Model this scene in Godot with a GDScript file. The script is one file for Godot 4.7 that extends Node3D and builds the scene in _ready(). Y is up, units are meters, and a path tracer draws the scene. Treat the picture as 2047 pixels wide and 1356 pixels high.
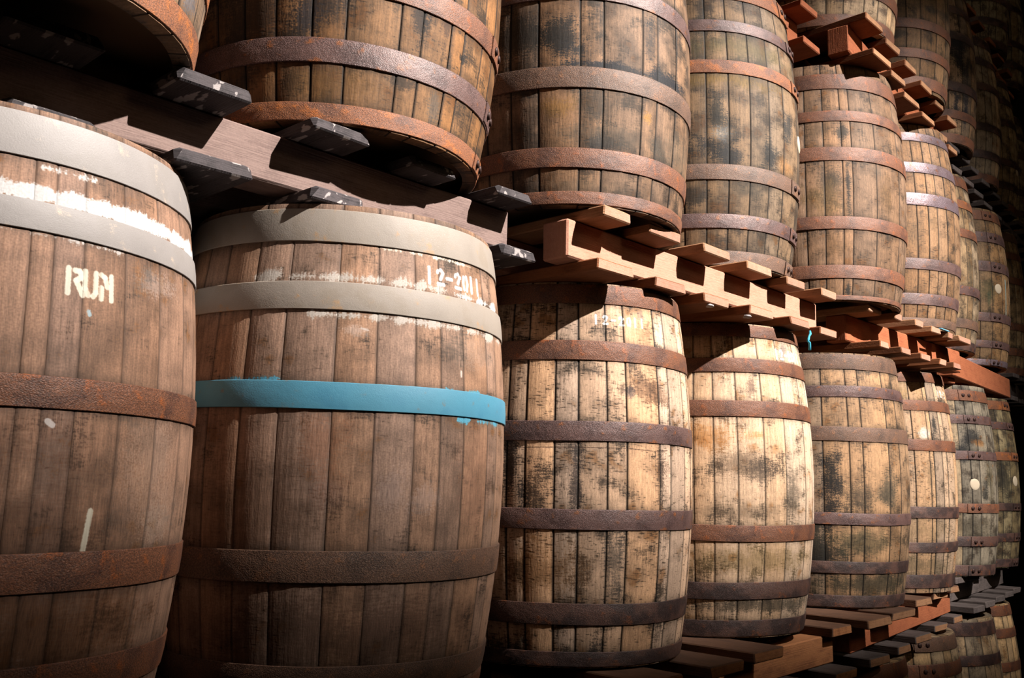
extends Node3D
# A long wall of oak casks stacked upright on pallets, seen obliquely along the row.
# World: x runs along the row (away from the camera to the right), y up, +z towards the aisle. Row axis near z = 0.

const Y0 := 1.40                       # height of the camera above the floor
const NS := 1024                       # side of the shared noise fields
var NG: PackedByteArray                # grain streaks
var NF: PackedByteArray                # fine fibre
var ND: PackedByteArray                # cross-grain dashes
var NB: PackedByteArray                # large blotches
var NO: PackedByteArray                # second blotch field
var NP: PackedByteArray                # speckle
var rng := RandomNumberGenerator.new()
var M := {}                            # shared materials
var hoop_mats := {}
var taken := {}

func _ready() -> void:
	rng.seed = 4711
	build_camera_and_light()
	make_noise()
	make_materials()
	build_room()
	build_floodlight()
	build_pallets()
	build_barrels()
	build_small_things()

# ------------------------------------------------------------------ camera, light
func build_camera_and_light() -> void:
	var f := 1849.2165
	var yaw := deg_to_rad(46.9154); var pitch := deg_to_rad(8.9344); var roll := deg_to_rad(1.154)
	var fw := Vector3(sin(yaw) * cos(pitch), sin(pitch), -cos(yaw) * cos(pitch))
	var ri := Vector3(cos(yaw), 0, sin(yaw))
	var up := ri.cross(fw)
	var r2 := ri * cos(roll) + up * sin(roll)
	var u2 := up * cos(roll) - ri * sin(roll)
	var cam := Camera3D.new(); cam.name = "camera"
	cam.transform = Transform3D(Basis(r2, u2, -fw), Vector3(0, Y0, 1.524))
	cam.fov = rad_to_deg(2.0 * atan(678.0 / f)); cam.near = 0.05; cam.far = 60.0
	add_child(cam); cam.current = true

	var we := WorldEnvironment.new(); we.name = "environment"
	var e := Environment.new()
	e.background_mode = Environment.BG_COLOR
	e.background_color = Color(0.0, 0.0, 0.0)
	e.ambient_light_source = Environment.AMBIENT_SOURCE_DISABLED
	e.tonemap_mode = Environment.TONE_MAPPER_LINEAR
	e.tonemap_exposure = 1.0
	e.sdfgi_enabled = true; e.ssao_enabled = true; e.ssil_enabled = true
	we.environment = e; add_child(we)

	# unseen main lamp, high in front of the stack (housing, added beam flaps: build_floodlight)
	var lamp := SpotLight3D.new(); lamp.name = "aisle_floodlight_beam"
	add_child(lamp)
	lamp.look_at_from_position(LAMP, LAMP_AIM, Vector3.UP)
	lamp.light_color = Color(1.0, 0.972, 0.945)
	lamp.light_energy = 248.0; lamp.spot_range = 30.0; lamp.spot_attenuation = 2.0
	lamp.spot_angle = 34.0; lamp.spot_angle_attenuation = 1.2
	lamp.light_size = 0.05; lamp.shadow_enabled = true
	# added soft fill that lifts the shadows, not a real lamp
	var fill := OmniLight3D.new(); fill.name = "added_fill"
	fill.position = Vector3(2.9, Y0 + 2.3, 4.4)
	fill.light_color = Color(1.0, 0.86, 0.68); fill.light_energy = 1.4
	fill.omni_range = 30.0; fill.omni_attenuation = 2.0; fill.light_size = 0.5; fill.shadow_enabled = true
	add_child(fill)

const LAMP := Vector3(2.95, Y0 + 4.75, 5.3)
const LAMP_AIM := Vector3(2.05, Y0 + 0.60, 0.3)

# unseen lamp housing and lens; two added flaps shape the beam above and below
func build_floodlight() -> void:
	var n := Node3D.new(); n.name = numbered("floodlight"); add_child(n, true)
	tag(n, "unseen black floodlight over the aisle with two added flaps that shape its beam", "lamp")
	n.position = LAMP
	var black := StandardMaterial3D.new(); black.albedo_color = c8(18, 18, 18); black.roughness = 0.7
	var glow := StandardMaterial3D.new(); glow.albedo_color = c8(240, 240, 230); glow.emission_enabled = true
	glow.emission = Color(1.0, 0.955, 0.90); glow.emission_energy_multiplier = 2.0
	var dir := (LAMP_AIM - LAMP).normalized()
	var fr := Basis.looking_at(dir, Vector3.UP)
	var body := part("housing", box_mesh(Vector3(-0.16, -0.12, 0.03), Vector3(0.16, 0.12, 0.20), 0.01), black, n); body.basis = fr
	var lens := part("lens", box_mesh(Vector3(-0.05, -0.05, 0.012), Vector3(0.05, 0.05, 0.029), 0.002), glow, n); lens.basis = fr
	part("hanging_rod", box_mesh(Vector3(-0.012, 0.0, 0.12), Vector3(0.012, 9.6 - LAMP.y, 0.144), 0.002), black, n)
	# each added flap's lip lies on the line where half the beam is to be cut: [left target, right target, share of the way, hinge height]
	for e in [[Vector3(0.4, 0.0, 0.2), Vector3(4.5, -0.64, 0.1), 0.15, -0.10], [Vector3(0.8, 1.32, 0.1), Vector3(4.4, 1.50, 0.0), 0.11, 0.10]]:
		var la: Vector3 = (e[0] + Vector3(0, Y0, 0) - LAMP) * e[2]
		var lb: Vector3 = (e[1] + Vector3(0, Y0, 0) - LAMP) * e[2]
		var xa := (lb - la).normalized()
		var mid := la + xa * (fr.x.dot(-la) / fr.x.dot(xa))           # straight ahead of the lamp
		var root: Vector3 = fr * Vector3(0, e[3], 0.03)
		var zl := mid - root; zl -= xa * zl.dot(xa)
		var l := zl.length()
		var m := box_mesh(Vector3(-1.0, -0.002, 0.0), Vector3(1.0, 0.002, l), 0.0008)
		var o := part("added_beam_flap", m, black, n)
		o.transform = Transform3D(Basis(xa, (zl / l).cross(xa), zl / l), mid - zl)

# ------------------------------------------------------------------ helpers
func numbered(called: String) -> String:
	if not taken.has(called):
		taken[called] = 0; return called
	taken[called] += 1
	return "%s_%03d" % [called, taken[called]]

func tag(o: Node, label: String, category: String, group := "") -> void:
	o.set_meta("label", label); o.set_meta("category", category)
	if group != "": o.set_meta("group", group)

func part(called: String, mesh: Mesh, mat: Material, parent: Node) -> MeshInstance3D:
	var m := MeshInstance3D.new(); m.name = called; m.mesh = mesh; m.material_override = mat
	m.cast_shadow = GeometryInstance3D.SHADOW_CASTING_SETTING_ON
	parent.add_child(m, true)
	return m

# a chamfered box between two corners; edges rough by "rag" metres; uv runs along the longest axis
func box_mesh(a: Vector3, b: Vector3, ch := 0.003, rag := 0.0, top_ch := -1.0, ends := false) -> ArrayMesh:
	var st := SurfaceTool.new(); st.begin(Mesh.PRIMITIVE_TRIANGLES)
	var se := SurfaceTool.new(); se.begin(Mesh.PRIMITIVE_TRIANGLES)      # the aisle end of a board, when asked for
	var c := (a + b) * 0.5; var h := (b - a) * 0.5
	var uo := Vector2(rng.randf() * 7.0, rng.randf() * 7.0)
	var long := 0
	if h.y > h[long]: long = 1
	if h.z > h[long]: long = 2
	var jit := {}
	for sx in [-1, 1]:
		for sy in [-1, 1]:
			for sz in [-1, 1]:
				jit[Vector3i(sx, sy, sz)] = Vector3(rng.randf_range(-rag, rag), rng.randf_range(-rag, rag) * 0.15, rng.randf_range(-rag, rag))
	var pt := func(s: Vector3i, ax: int) -> Vector3:   # the corner's point that lies on the face across axis ax
		var k := ch if top_ch < 0.0 or s.y < 0 else top_ch
		var p := Vector3(s) * h
		for i in 3:
			if i != ax: p[i] -= s[i] * minf(k, h[i] * 0.45)
		return c + p + jit[s]
	var tri := func(p: Array, n: Vector3) -> void:
		var fl = (p[1] - p[0]).cross(p[2] - p[0]).dot(n) > 0.0      # clockwise seen from outside
		for k in ([0, 2, 1] if fl else [0, 1, 2]):
			var q: Vector3 = p[k] - c
			var ax := 0
			if absf(n.y) > absf(n[ax]): ax = 1
			if absf(n.z) > absf(n[ax]): ax = 2
			var uv: Vector2
			if ax == long:
				uv = Vector2(q[(long + 1) % 3] * 3.0, q[(long + 2) % 3] * 3.5)
			else:
				var o := 3 - ax - long
				uv = Vector2(q[long] * 1.0, q[o] * 4.0 + ax * 0.37)
			var w := se if ends and n.z > 0.99 else st
			w.set_normal(n); w.set_uv(uv + uo); w.add_vertex(p[k])
	for ax in 3:
		var u := (ax + 1) % 3; var v := (ax + 2) % 3
		for s in [-1, 1]:
			var q := []
			for w in [[-1, -1], [1, -1], [1, 1], [-1, 1]]:
				var g := Vector3i(); g[ax] = s; g[u] = w[0]; g[v] = w[1]
				q.append(pt.call(g, ax))
			var n := Vector3(); n[ax] = s
			tri.call([q[0], q[1], q[2]], n); tri.call([q[0], q[2], q[3]], n)
		for s in [-1, 1]:                                           # the four chamfers along axis ax
			for t in [-1, 1]:
				var g0 := Vector3i(); g0[ax] = -1; g0[u] = s; g0[v] = t
				var g1 := g0; g1[ax] = 1
				var n2 := Vector3(); n2[u] = s; n2[v] = t; n2 = n2.normalized()
				var p := [pt.call(g0, u), pt.call(g1, u), pt.call(g1, v), pt.call(g0, v)]
				tri.call([p[0], p[1], p[2]], n2); tri.call([p[0], p[2], p[3]], n2)
	for sx in [-1, 1]:
		for sy in [-1, 1]:
			for sz in [-1, 1]:
				var g := Vector3i(sx, sy, sz)
				tri.call([pt.call(g, 0), pt.call(g, 1), pt.call(g, 2)], Vector3(g).normalized())
	var out := st.commit()
	if ends: se.commit(out)
	return out

# ------------------------------------------------------------------ shared noise
func noise_field(w: int, h: int, freq: float, oct: int, sd: int, kind := FastNoiseLite.TYPE_SIMPLEX_SMOOTH) -> PackedByteArray:
	var n := FastNoiseLite.new(); n.seed = sd; n.noise_type = kind; n.frequency = freq
	n.fractal_type = FastNoiseLite.FRACTAL_FBM if oct > 1 else FastNoiseLite.FRACTAL_NONE
	n.fractal_octaves = oct
	var im := n.get_seamless_image(w, h, false, false, 0.12, true)
	im.convert(Image.FORMAT_L8)
	if w != NS or h != NS: im.resize(NS, NS, Image.INTERPOLATE_CUBIC)
	return im.get_data()

func make_noise() -> void:
	NG = noise_field(NS, 32, 0.11, 3, 11)
	NF = noise_field(NS, 128, 0.33, 2, 12)
	ND = noise_field(224, NS, 0.17, 2, 13)
	NB = noise_field(512, 512, 0.018, 7, 14)
	NO = noise_field(512, 512, 0.020, 5, 15)
	NP = noise_field(NS, NS, 0.22, 2, 16)

# ------------------------------------------------------------------ materials
func std(tex: Texture2D, rough: float, metal := 0.0, height: Texture2D = null, hs := 0.0) -> StandardMaterial3D:
	var m := StandardMaterial3D.new()
	m.albedo_color = Color(0.80, 0.80, 0.80)                         # real timber is darker than it looks under a lamp
	m.albedo_texture = tex; m.roughness = rough; m.metallic = metal
	m.metallic_specular = 0.4
	if height != null:
		m.heightmap_enabled = true; m.heightmap_texture = height; m.heightmap_scale = hs
	return m

# sawn timber: base colour, darker growth rings along u, saw marks across
func timber_texture(base: Color, dark: Color, amount: float, sd: int, spots: Color, spot_amt: float) -> Array:
	var w := 512; var h := 256
	var d := PackedByteArray(); d.resize(w * h * 3)
	var hd := PackedByteArray(); hd.resize(w * h)
	var o := sd * 131
	for y in h:
		for x in w:
			# grain runs along u: read the streak field turned by a quarter
			var g: float = NG[((x * 1 + o) & 1023) * NS + ((y * 4 + o) & 1023)] / 255.0
			var f: float = NF[((x * 2 + o) & 1023) * NS + ((y * 4 + o * 3) & 1023)] / 255.0
			var b: float = NB[((y * 2 + o) & 1023) * NS + ((x * 2 + o) & 1023)] / 255.0
			var p: float = NP[((y * 3 + o) & 1023) * NS + ((x * 3) & 1023)] / 255.0
			var saw: float = ND[((x * 3 + o) & 1023) * NS + ((y * 2 + o) & 1023)] / 255.0
			var k := clampf((0.55 - g) * 1.5 + (b - 0.5) * 1.4 + (saw - 0.55) * 0.5, 0.0, 1.0) * amount
			var c := base.lerp(dark, k) * (0.86 + 0.28 * (f * 0.55 + p * 0.45))
			if spot_amt > 0.0:
				c = c.lerp(spots, smoothstep(1.0 - spot_amt, 1.04 - spot_amt, NO[((y * 3 + o) & 1023) * NS + ((x * 2 + o * 5) & 1023)] / 255.0) * 0.85)
			var i := (y * w + x) * 3
			d[i] = int(clampf(c.r, 0, 1) * 255); d[i + 1] = int(clampf(c.g, 0, 1) * 255); d[i + 2] = int(clampf(c.b, 0, 1) * 255)
			hd[y * w + x] = int(clampf(0.45 * g + 0.3 * f + 0.25 * saw, 0, 1) * 255)
	var im := Image.create_from_data(w, h, false, Image.FORMAT_RGB8, d); im.generate_mipmaps()
	var ih := Image.create_from_data(w, h, false, Image.FORMAT_L8, hd)
	return [ImageTexture.create_from_image(im), ImageTexture.create_from_image(ih)]

func timber(called: String, base: Color, dark: Color, amount: float, sd: int, spots := Color.WHITE, spot_amt := 0.0, rough := 0.85) -> void:
	var t := timber_texture(base, dark, amount, sd, spots, spot_amt)
	for v in 3:
		var m := std(t[0], rough, 0.0, t[1], 0.12)
		m.albedo_color = Color(0.8, 0.8, 0.8) * [1.0, 0.88, 0.94][v]; m.albedo_color.a = 1.0
		M["%s%d" % [called, v]] = m

# hoop iron: [base, second tone, bright speck, rust colour, amounts]
func hoop_texture(base: Color, tone: Color, speck: Color, rust: Color, tone_amt: float, speck_amt: float, rust_amt: float, sd: int) -> Array:
	var w := 1024; var h := 64
	var d := PackedByteArray(); d.resize(w * h * 3)
	var hd := PackedByteArray(); hd.resize(w * h)
	var o := sd * 173
	for y in h:
		for x in w:
			var b: float = NB[((y + o) & 1023) * NS + ((x + o) & 1023)] / 255.0
			var q: float = NO[((y * 2 + o * 2) & 1023) * NS + ((x * 2 + o) & 1023)] / 255.0
			var p: float = NP[((y * 3 + o) & 1023) * NS + ((x * 3 + o) & 1023)] / 255.0
			var e := absf(y / 63.0 - 0.5) * 2.0
			var c := base.lerp(tone, smoothstep(0.62 - tone_amt * 0.4, 0.78 - tone_amt * 0.4, b * 0.7 + p * 0.3))
			c = c.lerp(speck, smoothstep(0.80 - speck_amt * 0.4, 0.95 - speck_amt * 0.4, p) * (0.3 + 0.7 * b))
			c = c.lerp(rust, smoothstep(0.70 - rust_amt * 0.35, 0.92 - rust_amt * 0.35, q + e * 0.06 + (p - 0.5) * 0.25) * 0.8)
			if sd > 6: c = c * (0.90 + 0.10 * p + 0.10 * b)
			else: c = c * (0.52 + 0.25 * p + 0.72 * float(NP[((y + o * 7) & 1023) * NS + ((x + o * 5) & 1023)]) / 255.0)
			var i := (y * w + x) * 3
			d[i] = int(clampf(c.r, 0, 1) * 255); d[i + 1] = int(clampf(c.g, 0, 1) * 255); d[i + 2] = int(clampf(c.b, 0, 1) * 255)
			hd[y * w + x] = int(clampf(0.5 * p + 0.5 * q, 0, 1) * 255)
	var im := Image.create_from_data(w, h, false, Image.FORMAT_RGB8, d); im.generate_mipmaps()
	var ih := Image.create_from_data(w, h, false, Image.FORMAT_L8, hd)
	return [ImageTexture.create_from_image(im), ImageTexture.create_from_image(ih)]

func hoop_kind(called: String, a: Array, rough: float, metal: float, hs := 0.22) -> void:
	var t := hoop_texture(a[0], a[1], a[2], a[3], a[4], a[5], a[6], a[7])
	var m := std(t[0], rough, metal, t[1], hs); m.metallic_specular = 0.5
	hoop_mats[called] = m

func c8(r: int, g: int, b: int) -> Color:
	return Color(r / 255.0, g / 255.0, b / 255.0)

func make_materials() -> void:
	hoop_kind("rust", [c8(118, 72, 47), c8(88, 52, 36), c8(146, 108, 86), c8(158, 84, 36), 0.35, 0.45, 0.05, 1], 0.62, 0.10)
	hoop_kind("orange", [c8(132, 78, 44), c8(102, 60, 38), c8(156, 110, 80), c8(172, 96, 34), 0.30, 0.40, 0.30, 2], 0.70, 0.05)
	hoop_kind("purple", [c8(98, 70, 64), c8(70, 46, 42), c8(150, 128, 126), c8(150, 84, 40), 0.40, 0.60, 0.02, 3], 0.56, 0.18)
	hoop_kind("shiny", [c8(112, 92, 96), c8(88, 64, 64), c8(190, 180, 190), c8(140, 82, 50), 0.35, 0.70, 0.0, 4], 0.44, 0.40)
	hoop_kind("dark", [c8(88, 60, 50), c8(52, 34, 30), c8(130, 100, 92), c8(128, 70, 36), 0.50, 0.35, 0.02, 5], 0.58, 0.15)
	hoop_kind("brown", [c8(106, 76, 58), c8(82, 58, 44), c8(140, 112, 92), c8(140, 92, 58), 0.35, 0.35, 0.05, 6], 0.66, 0.05)
	hoop_kind("white", [c8(158, 151, 147), c8(150, 143, 138), c8(168, 162, 159), c8(214, 190, 165), 0.25, 0.10, -0.25, 7], 0.60, 0.0, 0.05)
	hoop_kind("cream", [c8(166, 154, 142), c8(156, 143, 129), c8(178, 168, 159), c8(196, 150, 104), 0.30, 0.15, -0.12, 8], 0.62, 0.0, 0.05)
	hoop_kind("blue", [c8(86, 158, 186), c8(76, 146, 176), c8(116, 178, 200), c8(140, 120, 110), 0.30, 0.10, -0.2, 9], 0.55, 0.0, 0.05)
	timber("pale", c8(204, 147, 122), c8(164, 102, 74), 0.45, 1)
	timber("red", c8(178, 102, 64), c8(128, 62, 34), 0.55, 2)
	timber("tan", c8(186, 136, 98), c8(122, 78, 46), 0.55, 7)
	timber("rust", c8(150, 92, 54), c8(96, 52, 28), 0.6, 8)
	timber("soil", c8(108, 74, 52), c8(56, 36, 26), 0.7, 9)
	timber("brown", c8(178, 118, 74), c8(104, 58, 32), 0.65, 3)
	timber("black", c8(82, 74, 76), c8(34, 30, 32), 0.9, 4, c8(196, 186, 182), 0.34)
	timber("mauve", c8(138, 114, 106), c8(84, 64, 60), 0.6, 5)
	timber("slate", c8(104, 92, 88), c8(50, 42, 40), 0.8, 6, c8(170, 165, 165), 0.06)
	var dk := StandardMaterial3D.new(); dk.albedo_color = c8(26, 24, 23); dk.roughness = 0.95
	M.wall = dk
	var fl := StandardMaterial3D.new(); fl.albedo_color = c8(58, 54, 50); fl.roughness = 0.9
	M.floor = fl
	var hd := std(null, 0.85); hd.albedo_color = c8(120, 92, 66) * 0.8; M.head = hd
	var teal := std(null, 0.6); teal.albedo_color = c8(28, 120, 140) * 0.8; M.teal = teal
	var iron := std(null, 0.55, 0.4); iron.albedo_color = c8(58, 36, 30) * 0.8; M.rivet = iron
	var bung := std(null, 0.7); bung.albedo_color = c8(206, 188, 162) * 0.8; M.bung = bung
	var st := std(null, 0.7); st.albedo_color = c8(60, 170, 200) * 0.8; M.string = st
	var ls := std(null, 0.7); ls.albedo_color = c8(120, 190, 225) * 0.8; M.strap = ls
	var wh := std(null, 0.8); wh.albedo_color = c8(225, 225, 222) * 0.8; M.paint = wh
	var lint := std(null, 1.0); lint.albedo_color = c8(180, 172, 172) * 0.8; M.lint = lint

# ------------------------------------------------------------------ the shed
func build_room() -> void:
	for r in [["floor", Vector3(-5, -0.2, -1.0), Vector3(14, 0, 11), "floor"],
			["ceiling", Vector3(-5.2, 9.6, -1.2), Vector3(14.2, 9.8, 11.2), "wall"],
			["wall_back", Vector3(-5.2, -0.2, -1.2), Vector3(14.2, 9.6, -1.0), "wall"],
			["wall_front", Vector3(-5.2, -0.2, 11), Vector3(14.2, 9.6, 11.2), "wall"],
			["wall_left", Vector3(-5.2, -0.2, -1.0), Vector3(-5.0, 9.6, 11), "wall"],
			["wall_right", Vector3(14.0, -0.2, -1.0), Vector3(14.2, 9.6, 11), "wall"]]:
		var o := part(r[0], box_mesh(r[1], r[2], 0.001), M[r[3]], self)
		o.set_meta("kind", "structure")

# ------------------------------------------------------------------ pallets
# y: top of the deck; boards as [x0, x1, z of the aisle end]; tb board thickness; hs stringer height
func pallet(label: String, y: float, tb: float, hs: float, tops: Array, bots: Array, s0: Vector2, s1: Vector2,
		mt: String, ms: String, mb: String, me: String, depth := 0.62, rag := 0.002, topch := -1.0) -> Node3D:
	var n := Node3D.new(); n.name = numbered("pallet")
	add_child(n, true); tag(n, label, "pallet", "wooden pallets between the rows of casks")
	var org := Vector3((s0.x + s1.x) * 0.5, Y0 + y - 2 * tb - hs, 0.0)
	n.position = org
	var yy := -org.y + Y0
	var k := 0
	for b in tops:
		var x0: float = b[0]; var x1: float = b[1]; var z: float = b[2]
		var m := box_mesh(Vector3(x0 - org.x, yy + y - tb + 0.0005, z - depth), Vector3(x1 - org.x, yy + y - rng.randf() * 0.001, z), 0.003, rag, topch, true)
		board("deck_board", m, M[mt + str(k % 3)], M[me + str(k % 3)], n); k += 1
	for b in bots:
		var x0: float = b[0]; var x1: float = b[1]; var z: float = b[2]
		var m := box_mesh(Vector3(x0 - org.x, yy + y - 2 * tb - hs, z - depth), Vector3(x1 - org.x, yy + y - tb - hs - 0.0005, z), 0.003, rag, topch, true)
		board("bottom_board", m, M[mb + str(k % 3)], M[me + str(k % 3)], n); k += 1
	for i in 3:                                                     # three stringers along the row
		var dz: float = [0.0, -0.22, -0.46][i]
		var a := Vector3(s0.x, 0, s0.y + dz); var b2 := Vector3(s1.x, 0, s1.y + dz)
		var l := a.distance_to(b2)
		var m := box_mesh(Vector3(-l * 0.5, -hs * 0.5, -0.075), Vector3(l * 0.5, hs * 0.5, 0.0), 0.004, 0.001)
		var o := part("stringer", m, M[ms + str(i % 3)], n)
		o.position = Vector3((a.x + b2.x) * 0.5 - org.x, yy + y - tb - hs * 0.5, (a.z + b2.z) * 0.5)
		o.rotation.y = -atan2(b2.z - a.z, b2.x - a.x)
	return n

func board(called: String, mesh: ArrayMesh, face: Material, end: Material, parent: Node) -> void:
	var o := part(called, mesh, null, parent)
	o.set_surface_override_material(0, face); o.set_surface_override_material(1, end)

func build_pallets() -> void:
	pallet("blackened pallet with worn whitish board ends over the cask stencilled RUM", 0.619, 0.025, 0.089,
		[[0.12, 0.25, 0.25], [0.37, 0.505, 0.25], [0.613, 0.742, 0.25], [0.858, 0.983, 0.247], [1.095, 1.206, 0.235], [1.325, 1.43, 0.238]],
		[[0.14, 0.27, 0.222], [0.39, 0.52, 0.22], [0.636, 0.768, 0.222], [0.880, 0.992, 0.226], [1.125, 1.245, 0.222], [1.365, 1.475, 0.215]],
		Vector2(0.06, 0.168), Vector2(1.43, 0.168), "black", "mauve", "black", "black", 0.56, 0.004, 0.010)
	pallet("pale orange new timber pallet, brightest one, over two casks stencilled 12-2011", 0.615, 0.026, 0.0885,
		[[1.571, 1.672, 0.325], [1.753, 1.884, 0.320], [1.986, 2.117, 0.325], [2.216, 2.354, 0.318], [2.459, 2.571, 0.315], [2.668, 2.772, 0.322]],
		[[1.581, 1.715, 0.300], [1.811, 1.942, 0.297], [2.042, 2.168, 0.290], [2.257, 2.389, 0.302], [2.477, 2.598, 0.312], [2.690, 2.812, 0.304]],
		Vector2(1.535, 0.251), Vector2(2.780, 0.251), "tan", "pale", "rust", "pale", 0.66, 0.002)
	pallet("red orange pallet right of the bright one, six board ends, blue strap on its deck", 0.645, 0.026, 0.095,
		[[3.148, 3.256, 0.275], [3.349, 3.422, 0.287], [3.526, 3.607, 0.297], [3.709, 3.802, 0.295], [3.895, 3.947, 0.296], [3.999, 4.143, 0.304]],
		[[3.198, 3.275, 0.29], [3.384, 3.476, 0.293], [3.581, 3.682, 0.293], [3.773, 3.846, 0.297], [3.911, 3.997, 0.304]],
		Vector2(3.152, 0.187), Vector2(4.301, 0.209), "tan", "red", "rust", "pale", 0.64, 0.002)
	pallet("red orange pallet at the far right with bare beam and no board ends", 0.652, 0.026, 0.105,
		[[4.30, 4.42, 0.10], [4.60, 4.72, 0.10], [4.84, 4.92, 0.07], [5.10, 5.22, 0.06], [5.40, 5.52, 0.04]],
		[[4.37, 4.47, 0.13], [4.66, 4.78, 0.10], [4.95, 5.05, 0.08], [5.24, 5.34, 0.05]],
		Vector2(4.35, 0.165), Vector2(5.56, 0.075), "red", "red", "red", "red", 0.60, 0.002)
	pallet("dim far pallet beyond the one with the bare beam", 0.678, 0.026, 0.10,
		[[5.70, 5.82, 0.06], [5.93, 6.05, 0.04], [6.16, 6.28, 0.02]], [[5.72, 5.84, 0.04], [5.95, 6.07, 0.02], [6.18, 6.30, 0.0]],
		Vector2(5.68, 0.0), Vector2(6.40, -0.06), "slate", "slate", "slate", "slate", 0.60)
	# under the eye-level row
	pallet("brown orange pallet at lower right with thick boards and one board missing", -0.404, 0.028, 0.083,
		[[1.68, 1.82, 0.36], [1.930, 2.080, 0.362], [2.179, 2.330, 0.338], [2.745, 2.872, 0.288]],
		[[1.70, 1.84, 0.33], [1.95, 2.09, 0.33], [2.18, 2.32, 0.33], [2.40, 2.52, 0.33], [2.655, 2.796, 0.333]],
		Vector2(1.62, 0.255), Vector2(2.815, 0.255), "soil", "brown", "slate", "brown", 0.68, 0.003)
	pallet("orange pallet at lower right with lit ends receding to the dark", -0.389, 0.028, 0.085,
		[[2.885, 3.07, 0.338], [3.127, 3.335, 0.318], [3.574, 3.735, 0.235], [3.87, 4.03, 0.195], [4.20, 4.30, 0.155]],
		[[2.890, 3.035, 0.338], [3.186, 3.297, 0.310], [3.46, 3.62, 0.267], [3.80, 3.933, 0.220], [4.118, 4.234, 0.185]],
		Vector2(2.925, 0.262), Vector2(4.27, 0.125), "soil", "red", "slate", "tan", 0.66, 0.003)
	pallet("dark grey pallet at the far lower right", -0.367, 0.028, 0.085,
		[[4.381, 4.52, 0.115], [4.62, 4.76, 0.10], [4.88, 5.0, 0.07], [5.12, 5.24, 0.04], [5.40, 5.52, 0.02]],
		[[4.34, 4.48, 0.20], [4.60, 4.74, 0.17], [4.86, 5.0, 0.14], [5.12, 5.26, 0.11], [5.38, 5.5, 0.08]],
		Vector2(4.32, 0.08), Vector2(5.60, -0.03), "slate", "slate", "slate", "slate", 0.60, 0.003)
	# on the second row
	pallet("brown pallet end at the top edge above the olive black stained cask", 1.640, 0.026, 0.10,
		[[1.62, 1.75, 0.24], [1.86, 1.98, 0.24], [2.09, 2.21, 0.24], [2.32, 2.44, 0.24], [2.54, 2.66, 0.24], [2.767, 2.89, 0.24]],
		[[1.63, 1.75, 0.238], [1.87, 1.99, 0.238], [2.10, 2.22, 0.238], [2.33, 2.45, 0.238], [2.55, 2.67, 0.238], [2.782, 2.907, 0.237]],
		Vector2(1.55, 0.17), Vector2(2.88, 0.17), "red", "red", "red", "red", 0.60, 0.002)
	pallet("high orange brown pallet with two receding stairs of board ends at top right", 1.664, 0.026, 0.101,
		[[3.038, 3.188, 0.350], [3.271, 3.402, 0.331], [3.495, 3.618, 0.316], [3.720, 3.850, 0.296], [3.950, 4.049, 0.276], [4.159, 4.280, 0.258]],
		[[3.063, 3.218, 0.362], [3.278, 3.410, 0.342], [3.496, 3.656, 0.308], [3.733, 3.876, 0.292], [3.97, 4.10, 0.268], [4.18, 4.30, 0.25]],
		Vector2(3.036, 0.284), Vector2(4.33, 0.18), "rust", "red", "rust", "tan", 0.68, 0.002)
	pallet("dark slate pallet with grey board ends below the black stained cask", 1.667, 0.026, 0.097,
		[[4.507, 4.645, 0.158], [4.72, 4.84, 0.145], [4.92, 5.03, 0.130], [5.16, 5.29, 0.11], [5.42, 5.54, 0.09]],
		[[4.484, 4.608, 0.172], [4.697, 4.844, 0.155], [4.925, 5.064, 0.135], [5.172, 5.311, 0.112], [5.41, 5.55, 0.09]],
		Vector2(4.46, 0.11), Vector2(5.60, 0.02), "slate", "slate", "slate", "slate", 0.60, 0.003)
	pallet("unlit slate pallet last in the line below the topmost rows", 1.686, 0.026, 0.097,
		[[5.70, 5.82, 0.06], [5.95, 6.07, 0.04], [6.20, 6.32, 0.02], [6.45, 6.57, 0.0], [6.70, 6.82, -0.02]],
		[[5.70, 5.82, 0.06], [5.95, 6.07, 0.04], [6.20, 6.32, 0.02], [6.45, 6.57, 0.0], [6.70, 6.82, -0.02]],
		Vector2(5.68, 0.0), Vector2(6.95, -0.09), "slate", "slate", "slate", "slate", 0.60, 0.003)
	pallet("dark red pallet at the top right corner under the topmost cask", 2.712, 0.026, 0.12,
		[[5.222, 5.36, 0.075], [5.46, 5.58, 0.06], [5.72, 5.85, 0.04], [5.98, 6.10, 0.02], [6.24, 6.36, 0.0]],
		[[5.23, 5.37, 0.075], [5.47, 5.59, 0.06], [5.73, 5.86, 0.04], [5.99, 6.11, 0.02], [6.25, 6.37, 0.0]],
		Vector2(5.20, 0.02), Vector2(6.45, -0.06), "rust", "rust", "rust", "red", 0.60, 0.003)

# ------------------------------------------------------------------ barrels
class Cask:
	var id := ""; var x := 0.0; var y := 0.0; var z := 0.0
	var h := 0.865; var rb := 0.33; var rh := 0.2922; var tx := 0.0; var tz := 0.0
	var view := 0.0                    # angle of the middle of the painted half
	var seams: Array = []              # radians, ascending over the whole turn
	var W := 256; var H := 384
	var spec := {}
	var img: PackedByteArray
	var hgt: PackedByteArray
	func r(t: float) -> float:
		var q := 2.0 * t - 1.0
		return rh + (rb - rh) * (1.0 - q * q)

var casks: Array = []

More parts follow.
